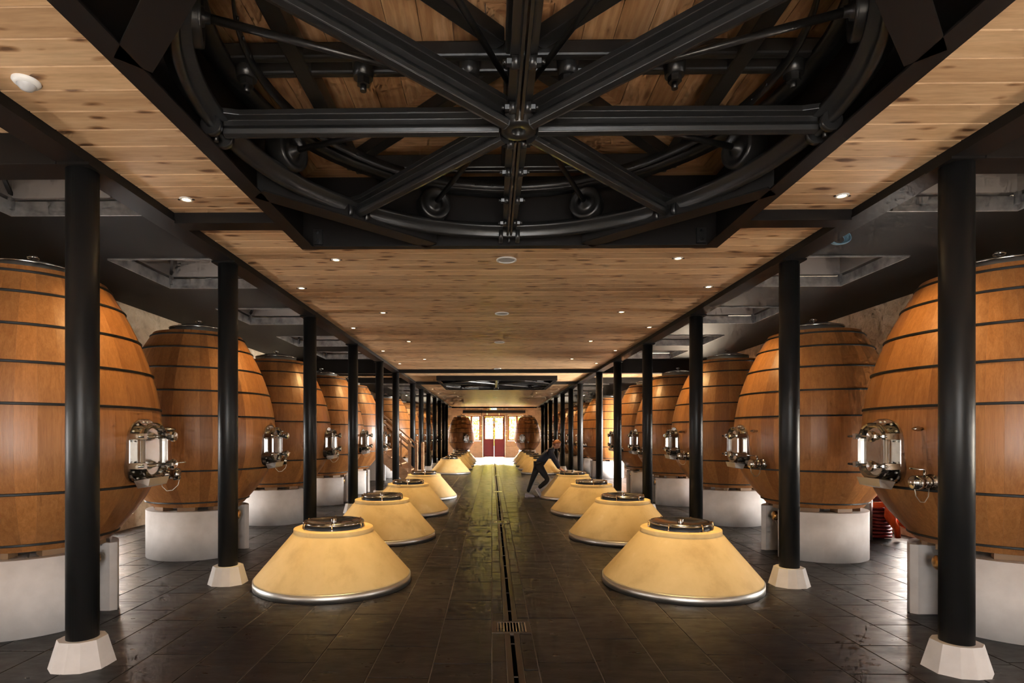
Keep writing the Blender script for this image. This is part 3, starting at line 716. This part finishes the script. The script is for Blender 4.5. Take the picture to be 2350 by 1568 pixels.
for i, y in enumerate((6.50, 9.38, 12.28, 17.2, 25.5, 30.5)):
    e = tag(empty('ceiling_speaker', (CX, y, HC)), '%s round flush ceiling speaker along the aisle, from the camera' % ORD[i], 'speaker', 'ceiling speakers')
    MB().lathe([(.115, .001), (.118, -.012), (.10, -.016), (.095, -.008), (.095, .001)], 32).build('rim', M['white'], e)
    MB().lathe([(.096, -.006), (.05, -.011), (0, -.012)], 32).build('grille', M['grey'], e)
e = tag(empty('motion_sensor', (-2.642, 3.18, HC)), 'white domed motion sensor on the pine ceiling near the left edge', 'sensor')
MB().lathe([(.068, .001), (.07, -.01), (.06, -.022), (.045, -.026)], 28).build('housing', M['white'], e)
MB().lathe([(.048, -.02), (.046, -.032), (.03, -.05), (.01, -.058), (0, -.059)], 24).build('dome', M['grey'], e)

# ------------------------------------------------------------------ skylight hatches over the vats
for s_, sx in ((0, 'left'), (1, 'right')):
    for i, y in enumerate(VY):
        e = tag(empty('roof_hatch', (VX[s_], y, HS)), 'galvanised square hatch in the dark soffit above the %s vat on the %s' % (ORD[i], sx), 'hatch', 'galvanised hatches over the vats')
        a, b = SKX, SK
        for p, q in (((-a, -b, -.02), (-a+.012, b, .13)), ((a-.012, -b, -.02), (a, b, .13)), ((-a, -b, -.02), (a, -b+.012, .13)), ((-a, b-.012, -.02), (a, b, .13))): MB().mm(p, q).build('curb_plate', M['galv'], e)
        for p, q in (((-a-.06, -b-.03, .16), (-a+.03, b+.03, .42)), ((a-.03, -b-.03, .16), (a+.06, b+.03, .42)), ((-a+.03, b-.03, .16), (a-.03, b+.06, .42)), ((-a+.03, -b-.06, .16), (a-.03, -b+.03, .42))): MB().mm(p, q).build('upstand', M['hatch'], e)
        MB().mm((-a-.06, -b-.06, .42), (a+.06, b+.06, .45)).build('cover', M['hatch'], e)
        if i < 6:
            MB().beam((-a+.03, b-.04, .2), (0, -b+.1, .36), .035, .035).build('stay', M['black'], e)
            for q in (-1, 1): MB().box((q*(a-.03), b-.035, .10), (.04, .05, .12)).build('corner_bracket', M['galv'], e)

# ------------------------------------------------------------------ turntable in the ceiling pit
ZT = 3.53
def pit(n, y):
    t = struct(empty('trim_%d' % n, (CX, y, ZT)))
    W = PW
    for a, b in (((-W, -W, 0), (-W+.015, W, .74)), ((W-.015, -W, 0), (W, W, .74)), ((-W+.015, -W, 0), (W-.015, -W+.015, .74)), ((-W+.015, W-.015, 0), (W-.015, W, .74))): MB().mm(a, b).build('side_plate', M['beam'], t)
    for a, b in (((-W, -W, -.012), (-W+.13, W, 0)), ((W-.13, -W, -.012), (W, W, 0)), ((-W+.13, -W, -.012), (W-.13, -W+.10, 0)), ((-W+.13, W-.09, -.012), (W-.13, W, 0))): MB().mm(a, b).build('flange_plate', M['beam'], t)
    q = W-.13; h = .83
    for sx in (-1, 1):
        for sy in (-1, 1):
            MB().beam((sx*(q+.03), sy*(h-.07), -.006), (sx*(h-.07), sy*(q+.03), -.006), .17, .012).build('corner_brace', M['beam'], t)
            MB().beam((sx*(q+.02), sy*(h-.12), .08), (sx*(h-.12), sy*(q+.02), .08), .014, .16).build('brace_web', M['iron'], t)
            MB().box((sx*(W-.17), sy*(W-.03), .10), (.09, .03, .15)).build('corner_bracket', M['iron'], t)
            MB().cyl((sx*(W-.17), sy*(W-.05), .14), (sx*(W-.17), sy*(W-.10), .14), .018, n=6, smooth=False).build('bolt', M['iron'], t)
            MB().cyl((sx*(W-.17), sy*(W-.05), .06), (sx*(W-.17), sy*(W-.10), .06), .018, n=6, smooth=False).build('bolt', M['iron'], t)
pit(2, PITS[0]); pit(3, PITS[1])
def ringbox(r0, r1, z0, z1, n=96): return MB().lathe([(r0, z0), (r1, z0), (r1, z1), (r0, z1)], n, True)
def turntable():
    t = empty('ceiling_turntable', (CX, PITS[0], ZT)); I = M['iron']
    # lower wheel: rim of T section with a rounded bead
    RR = 1.905
    f = lambda o: o
    MB().lathe([(RR-.075, .150), (RR-.075, .118), (RR-.028, .112), (RR-.026, .060), (RR-.018, .042), (RR, .036), (RR+.018, .042), (RR+.026, .060), (RR+.028, .112), (RR+.085, .118), (RR+.085, .150)], 128, True).build('rim', I, t)
    MB().lathe([(RR+.03, .15), (RR+.085, .15), (RR+.085, .20), (RR+.06, .205), (RR+.03, .20)], 128, True).build('rim_lip', I, t)
    hub = MB().lathe([(.042, .16), (.042, .055), (.05, .045), (.105, .045), (.118, .055), (.12, .07), (.145, .085), (.15, .10), (.15, .175), (.12, .195), (.07, .2), (.07, .55), (.0, .55)], 40).build('hub', I, t)
    MB().lathe([(.044, .12), (.02, .115), (0, .114)], 24).build('hub_plug', I, hub)
    for k in range(8):
        a = k*PI/4; c, s_ = math.cos(a), math.sin(a); z0 = .085
        P = lambda r, y, z: (r*c-y*s_, r*s_+y*c, z)
        if k % 4 == 2:   # two-piece spokes across the joint of the wheel halves
            for q in (-1, 1):
                sp = MB()
                ry = [(.13, .062), (1.86, .05)]
                vs = []
                for r, ww in ry:
                    for yy, zz in ((.006, .05), (.022, .045), (.028, .06), (.028, .10), (ww+.012, .112), (ww+.012, .15), (.006, .15)): vs.append(P(r, q*yy, zz))
                n7 = 7; sp.add(vs, [(i, (i+1) % n7, n7+(i+1) % n7, n7+i) for i in range(n7)]+[tuple(range(n7)), tuple(range(n7, 14))])
                spo = sp.build('spoke', I, t)
                for r in (.21, .62, 1.12, 1.62):
                    MB().cyl(P(r, q*.02, .08), P(r, q*.064, .08), .034, n=14).build('lug', I, spo)
                    MB().cyl(P(r, q*.064, .08), P(r, q*.09, .08), .024, n=6, smooth=False).build('nut', I, spo)
                    MB().cyl(P(r, q*.09, .08), P(r, q*.11, .08), .012, n=8).build('bolt_end', I, spo)
        else:
            sp = MB(); vs = []
            for r, ww in ((.12, .062), (1.74, .052), (1.86, .075)):
                for yy, zz in ((-.030, .062), (-.024, .034), (0, .022), (.024, .034), (.030, .062), (.018, .088), (.018, .122), (ww, .130), (ww, .165), (-ww, .165), (-ww, .130), (-.018, .122), (-.018, .088)): vs.append(P(r, yy*1.3, zz))
            n = 13; fs = []
            for j in range(2): fs += [(j*n+i, j*n+(i+1) % n, (j+1)*n+(i+1) % n, (j+1)*n+i) for i in range(n)]
            sp.add(vs, fs+[tuple(range(n)), tuple(range(2*n, 3*n))]); spo = sp.build('spoke', I, t, .004)
        # round clamps gripping the rim at each spoke
        for q in (-1, 1):
            cl = MB().cyl(P(RR, q*.06, .06), P(RR, q*.10, .06), .062, n=20, smooth=True).build('rim_clamp', I, t)
            MB().box(P(RR+.02, q*.08, .015), (.03, .03, .03), Matrix.Rotation(a, 3, 'Z')).build('clamp_tooth', I, cl)
        MB().cyl(P(RR+.01, 0, .0), P(RR+.01, 0, .06), .014, n=8).build('rim_bolt', I, t)
    # rollers on radial rods
    for k in range(8):
        a = PI/8+k*PI/4; c, s_ = math.cos(a), math.sin(a); zc = .285
        mt = Matrix(((-s_, 0, c), (c, 0, s_), (0, 1, 0)))          # local z -> radial
        ro = MB().lathe([(0, 1.75), (.028, 1.75), (.03, 1.775), (.045, 1.78), (.05, 1.80), (.085, 1.812), (.10, 1.80), (.118, 1.785), (.14, 1.785), (.146, 1.80), (.152, 1.93), (.148, 1.94), (.05, 1.94), (0, 1.94)], 32, axis=mt)
        for i, v in enumerate(ro.v): ro.v[i] = (v[0], v[1], v[2]+zc)
        rl = ro.build('roller', I, t)
        MB().cyl((.2*c, .2*s_, zc-.03), (1.76*c, 1.76*s_, zc), .017, .022, n=10).build('roller_rod', I, rl)
    # upper track and straps
    ringbox(1.78, 1.92, .437, .475).build('track_ring', I, t)
    ringbox(1.64, 1.652, .395, .47).build('strap_ring', I, t)
    for k in range(64):
        a = k*2*PI/64
        if k % 8 in (1, 2, 3): MB().cyl((1.64*math.cos(a), 1.64*math.sin(a), .43), (1.628*math.cos(a), 1.628*math.sin(a), .43), .012, n=6).build('rivet', I, t)
    # platform frame
    zf = .52; Q = 1.38
    for q in (-1, 1):
        MB().beam((q*Q, -Q, zf), (q*Q, Q, zf), .11, .13).build('frame_beam', I, t, .01)
        MB().beam((-Q-.02, q*Q, zf), (Q+.02, q*Q, zf), .06, .12).build('frame_beam', I, t, .01)
        MB().beam((-Q, q*(Q+.09), zf-.02), (Q, q*(Q+.09), zf-.02), .05, .05).build('frame_rail', I, t, .008)
        MB().beam((-1.85, q*.075, zf-.01), (1.85, q*.075, zf-.01), .06, .10).build('cross_girder', I, t, .015)
        for sx in (-1, 1):
            MB().beam((sx*Q, q*Q, zf+.03), (sx*.12, q*.12, zf+.03), .09, .10).build('diagonal', I, t, .008)
        MB().beam((q*.06, -Q, zf+.01), (q*.06, Q, zf+.01), .05, .12).build('long_girder', I, t, .01)
    for x in (-1.72, -.98, -.31, .31, .98, 1.72):
        nb = MB().cyl((x, 0, zf-.13), (x, 0, zf-.02), .06, .072, n=16).build('girder_boss', I, t)
        MB().cyl((x, 0, zf-.17), (x, 0, zf-.13), .042, n=6, smooth=False).build('nut', I, nb); MB().cyl((x, 0, zf-.21), (x, 0, zf-.17), .02, n=8).build('stud', I, nb)
        MB().box((x, 0, zf-.01), (.06, .1, .08)).build('girder_web', I, t)
    # mitred deck boards in four fields
    nb = 10; wd = PW/nb
    for k in range(nb):
        a, b = wd*k+.002, wd*(k+1)-.002; cc = (a+b)/2
        vs = [(-a, -wd/2+.002, 0), (a, -wd/2+.002, 0), (b, wd/2-.002, 0), (-b, wd/2-.002, 0)]
        me = MB().add(vs+[(p[0], p[1], .03) for p in vs], [(0, 3, 2, 1), (4, 5, 6, 7)]+[(i, (i+1) % 4, 4+(i+1) % 4, 4+i) for i in range(4)]).mesh('deck_board', M['board'])
        for j in range(4):
            an = j*PI/2; inst('deck_board', me, t, (-cc*math.sin(an), cc*math.cos(an), .70), (0, 0, an))
    return t
t1 = tag(turntable(), 'huge black cast-iron spoked turntable wheel filling the ceiling opening overhead', 'turntable')
t2 = copy_tree(t1); t2.location.y = PITS[1]
tag(t2, 'distant black iron turntable wheel set in the ceiling further down the hall', 'turntable')

# ------------------------------------------------------------------ staircase in the left bay
st = tag(empty('staircase', (-2.55, 19.5, 0)), 'wooden staircase with balustrades rising to the left between the black columns', 'staircase')
SL = math.tan(math.radians(41)); nst = 17; rise = HS/nst; going = rise/SL; S0, S1 = -.85, .85
for k in range(nst):
    MB().mm((-going*(k+1)-.03, S0+.05, rise*(k+1)-.04), (-going*k+.02, S1-.05, rise*(k+1))).build('tread', M['stairwood'], st)
    MB().mm((-going*(k+1)+.0, S0+.05, rise*k), (-going*(k+1)+.02, S1-.05, rise*(k+1)-.04)).build('riser', M['stairwood'], st)
Lx = -going*nst; Hz = HS
for y in (S0, S1):
    MB().add([(.12, y-.03, -.0), (.12, y-.03, .16), (Lx, y-.03, Hz+.12), (Lx, y-.03, Hz-.26), (-.18, y-.03, 0), (.12, y+.03, 0), (.12, y+.03, .16), (Lx, y+.03, Hz+.12), (Lx, y+.03, Hz-.26), (-.18, y+.03, 0)],
             [(0, 4, 3, 2, 1), (5, 6, 7, 8, 9), (0, 1, 6, 5), (1, 2, 7, 6), (2, 3, 8, 7), (3, 4, 9, 8), (4, 0, 5, 9)]).build('stringer', M['stairwood'], st)
    for dx in (.06, -.16):
        h0 = 1.36 if dx > 0 else 1.42
        nw = MB().box((dx, y, h0/2), (.10, .10, h0)).build('newel_post', M['stairwood'], st, .012)
        MB().lathe([(0, h0+.06), (.03, h0+.055), (.055, h0+.03), (.055, h0+.01), (.04, h0)], 12).build('newel_cap', M['stairwood'], nw).location = (dx, y, 0)
    for off in (1.22, 1.04):
        MB().beam((-.16, y, off+.12*SL), (Lx, y, off+.12*SL+(-Lx-.16)*SL), .07, .05).build('handrail', M['stairwood'], st)
    k = 0; x = -.45
    while x > Lx+.2:
        zb = -x*SL+.13; MB().mm((x-.022, y-.022, zb), (x+.022, y+.022, zb+.98)).build('baluster', M['stairwood'], st); x -= .27
struct(MB().mm((WL+.02, 20.62, 0), (-3.9, 20.70, 2.2)).build('wall_stair', M['whitewall']))

# ------------------------------------------------------------------ small things in the right aisle
e = tag(empty('hose_stand', (6.22, 9.1, 0)), 'coiled red hose with orange straps on a steel post behind the right vats', 'hose')
MB().cyl((-.22, 0, 0), (-.22, 0, 1.25), .05, n=16).build('post', M['galv'], e)
for k in range(9): MB().tube([(.02+.15*math.cos(a), .1+.13*math.sin(a), .05+k*.055+.006*math.sin(3*a+k)) for a in [2*PI*i/24 for i in range(24)]], .026, 8, True).build('hose_loop', M['hose'], e)
for k in range(4): MB().tube([(.12+.2*math.cos(a), .15+.13*math.sin(a), .62+k*.055) for a in [2*PI*i/24 for i in range(24)]], .026, 8, True).build('hose_loop', M['hose'], e)
MB().beam((-.26, -.09, .82), (.35, -.09, .72), .02, .075).build('strap', M['orange'], e, .006)
MB().beam((-.22, -.1, .56), (.1, -.1, .58), .02, .085).build('strap', M['orange'], e, .006)
MB().tube([(-.02, -.12, .66), (.0, -.13, .6), (.02, -.14, .52), (.02, -.14, .40), (.06, -.13, .3), (.14, -.12, .2), (.16, -.11, .05)], [.06, .075, .07, .085, .06, .045, .04], 10).build('strap_bundle', M['orange'], e)
MB().tube([(.12, -.12, .32), (.28, -.12, .24), (.4, -.1, .2), (.42, -.1, .1)], [.04, .05, .045, .03], 10).build('strap_tail', M['orange'], e)
e = tag(empty('cable_coil', (3.72, 6.12, 3.78)), 'small coil of pale blue cable hanging beside the right beam', 'cable')
for k in range(5): MB().tube([((.105-.006*k)*math.cos(a), (k-2)*.016+.01*math.sin(2*a), (.075-.004*k)*math.sin(a)) for a in [2*PI*i/28 for i in range(28)]], .008, 6, True).build('cable_loop', M['bluecable'], e)
MB().cyl((0, 0, .06), (0, 0, HS-3.78), .006, n=6).build('hook', M['galv'], e)

# ------------------------------------------------------------------ person leaning on a cone lid
def skin(name, pts, edges, radii, material, parent, root=0, sub=2):
    me = bpy.data.meshes.new(name); me.from_pydata(pts, edges, []); me.materials.append(material)
    o = bpy.data.objects.new(name, me); COL.objects.link(o); o.parent = parent
    sk = o.modifiers.new('skin', 'SKIN'); sk.use_smooth_shade = True; sk.branch_smoothing = .3
    if not me.skin_vertices: raise RuntimeError('no skin layer')
    d_ = me.skin_vertices[0].data
    for i, r in enumerate(radii):
        d_[i].radius = (r, r) if not isinstance(r, tuple) else r
        d_[i].use_root = (i == root)
    s_ = o.modifiers.new('subsurf', 'SUBSURF'); s_.levels = sub; s_.render_levels = sub
    return o
pe = tag(empty('person', (1.0, 14.98, 0)), 'person in a navy jacket and black leggings leaning on a cone lid', 'person')
def Pp(x, y, z): return (x-1.0, y, z-.02)
hipc = Pp(1.24, .02, .90); waist = Pp(1.335, .02, 1.04); chest = Pp(1.455, .02, 1.20); nb_ = Pp(1.60, .02, 1.315); nk = Pp(1.645, .02, 1.355)
shN, shF = Pp(1.52, -.16, 1.255), Pp(1.53, .20, 1.265)
elN, elF = Pp(1.655, -.17, .985), Pp(1.70, .20, 1.0)
wrN, wrF = Pp(1.785, -.11, .775), Pp(1.82, .12, .785)
hpN, hpF = Pp(1.235, -.085, .87), Pp(1.235, .125, .87)
kn1, an1 = Pp(1.475, -.10, .50), Pp(1.215, -.12, .285)          # bent near leg, heel up
kn2, an2 = Pp(1.095, .12, .53), Pp(.955, .12, .15)              # straight far leg
V = [hipc, waist, chest, nb_, nk, shN, elN, wrN, shF, elF, wrF, hpN, kn1, an1, hpF, kn2, an2]
Ed = [(0, 1), (1, 2), (2, 3), (3, 4), (2, 5), (5, 6), (6, 7), (2, 8), (8, 9), (9, 10), (0, 11), (11, 12), (12, 13), (0, 14), (14, 15), (15, 16)]
# palms and fingers continue the body
def hand(wi, w_, side):
    p0 = Vector(w_); d_ = Vector((.78, side*.10, -.30)).normalized(); sd = Vector((0, 1, 0))
    V.append(tuple(p0+d_*.055)); pi = len(V)-1; Ed.append((wi, pi)); RD.append(.021)
    for k in range(4):
        s_ = (k-1.5)*.021; L = (.062, .075, .07, .052)[k]
        V.append(tuple(p0+d_*.095+sd*s_+Vector((0, 0, -.002)))); V.append(tuple(p0+d_*(.095+L*.55)+sd*s_*1.2+Vector((0, 0, -.004)))); V.append(tuple(p0+d_*(.095+L)+sd*s_*1.3+Vector((0, 0, -.018))))
        n = len(V); Ed.extend([(pi, n-3), (n-3, n-2), (n-2, n-1)]); RD.extend([.0095, .0085, .007])
    V.append(tuple(p0+d_*.05+sd*side*-.04+Vector((0, 0, -.005)))); V.append(tuple(p0+d_*.095+sd*side*-.058+Vector((0, 0, -.012)))); n = len(V)
    Ed.extend([(pi, n-2), (n-2, n-1)]); RD.extend([.011, .008])
RD = [.09, .08, .085, .05, .046, .04, .034, .024, .04, .034, .024, .07, .05, .036, .07, .058, .036]
hand(7, wrN, -1); hand(10, wrF, 1)
skin('body', V, Ed, RD, M['skin'], pe)
# jacket
JV = [Pp(1.205, .02, .835), waist, chest, nb_, Pp(1.64, .02, 1.345), shN, elN, Pp(1.768, -.118, .80), shF, elF, Pp(1.80, .127, .81)]
skin('jacket', JV, [(0, 1), (1, 2), (2, 3), (3, 4), (2, 5), (5, 6), (6, 7), (2, 8), (8, 9), (9, 10)], [.15, .145, .155, .10, .062, .09, .062, .045, .09, .062, .045], M['navy'], pe)
skin('leggings', [hipc, hpN, kn1, an1, hpF, kn2, an2], [(0, 1), (1, 2), (2, 3), (0, 4), (4, 5), (5, 6)], [.125, .115, .075, .05, .115, .074, .05], M['legging'], pe)
def shoe(ank, heel, toe):
    h, t_ = Vector(heel), Vector(toe); d_ = (t_-h); L = d_.length; d_.normalize(); u = Vector((0, 1, 0)).cross(d_)*-1
    if u.z < 0: u = -u
    m_ = Matrix((d_, Vector((0, 1, 0)), u)).transposed(); b = MB(); ls = []
    for z, sx, sy, off in ((0, 1, 1, 0), (.03, 1.03, 1.06, 0), (.06, .9, .95, -.02), (.085, .55, .75, -.055), (.105, .36, .6, -.075), (.10, .28, .5, -.075)):
        ls.append([tuple(h+d_*L/2+m_ @ Vector((math.cos(a)*L/2*sx+off, math.sin(a)*.042*sy*(1+.12*math.cos(a)), z))) for a in [2*PI*i/20 for i in range(20)]])
    s_ = loops(b, ls, True, True).build('shoe', M['shoe'], pe)
    b2 = MB(); loops(b2, [[tuple(h+d_*L/2+m_ @ Vector((math.cos(a)*(L/2+.006), math.sin(a)*.047, z))) for a in [2*PI*i/20 for i in range(20)]] for z in (-.008, .018)], False, True).build('sole', M['sole'], s_)
shoe(an1, Pp(1.135, -.12, .255), Pp(1.265, -.12, .05)); shoe(an2, Pp(.885, .12, .03), Pp(1.135, .12, .03))
# head with face
hd = MB(); hc = Vector(Pp(1.712, .02, 1.43)); fwd = Vector((.82, -.12, -.56)).normalized(); upv = Vector((.56, -.05, .82)); lat = upv.cross(fwd).normalized(); upv = fwd.cross(lat).normalized()
hm = Matrix((fwd, lat, upv)).transposed(); NU, NV = 24, 18; vs = []
for j in range(NV+1):
    ph = PI*j/NV; z = math.cos(ph); q = math.sin(ph)
    for i in range(NU):
        a = 2*PI*i/NU; fx, fy = math.cos(a)*q, math.sin(a)*q
        r_ = Vector((fx*.098, fy*.075, z*.122))
        if z < 0: r_.y *= 1+.28*z; r_.x *= 1+(.10*z if fx < 0 else .02*z)
        if fx > .75:
            w_ = max(0, 1-abs(fy)/.22)
            r_.x += .022*w_*max(0, 1-abs(z+.22)/.2)                    # nose
            r_.x -= .010*max(0, 1-abs(abs(fy)-.38)/.25)*max(0, 1-abs(z)/.2)   # eye sockets
            r_.x += .006*w_*max(0, 1-abs(z+.55)/.08)                    # lips
            r_.x += .008*w_*max(0, 1-abs(z+.85)/.15)                    # chin
        vs.append(hc+hm @ r_)
hd.add(vs, [(j*NU+i, (j+1)*NU+i, (j+1)*NU+(i+1) % NU, j*NU+(i+1) % NU) for j in range(NV) for i in range(NU)], True)
hd.build('head', M['skin'], pe)
for s_ in (-1, 1):
    MB().lathe([(0, -.01), (.018, -.006), (.026, 0), (.018, .008), (0, .004)], 12, axis=hm @ Matrix.Rotation(PI/2, 3, 'X')).build('ear', M['skin'], pe).location = hc+hm @ Vector((-.01, s_*.074, -.01))
    MB().lathe([(0, -.008), (.008, 0), (0, .008)], 10).build('eye', M['legging'], pe).location = hc+hm @ Vector((.085, s_*.03, .0))
MB().box(hc+hm @ Vector((.094, 0, -.068)), (.006, .04, .008), hm).build('mouth', mat('lips', (.35, .12, .1), .5), pe)
hr = MB(); vs = []
for j in range(NV+1):
    ph = PI*j/NV; z = math.cos(ph); q = math.sin(ph)
    for i in range(NU):
        a = 2*PI*i/NU; fx, fy = math.cos(a)*q, math.sin(a)*q
        k = 1.10+.03*math.sin(9*a)*q
        if fx > .25 and z < .62: k = .80
        elif fx > -.15 and z < .05: k = .85
        elif z < -.55: k = .8
        vs.append(hc+hm @ Vector((fx*.098*k-.004, fy*.077*k, z*.122*k+.004)))
hr.add(vs, [(j*NU+i, (j+1)*NU+i, (j+1)*NU+(i+1) % NU, j*NU+(i+1) % NU) for j in range(NV) for i in range(NU)], True)
hair = hr.build('hair', M['hair'], pe)
MB().lathe([(0, -.04), (.03, -.03), (.042, 0), (.03, .03), (0, .04)], 14).build('hair_bun', M['hair'], hair).location = hc+hm @ Vector((-.105, 0, .035))
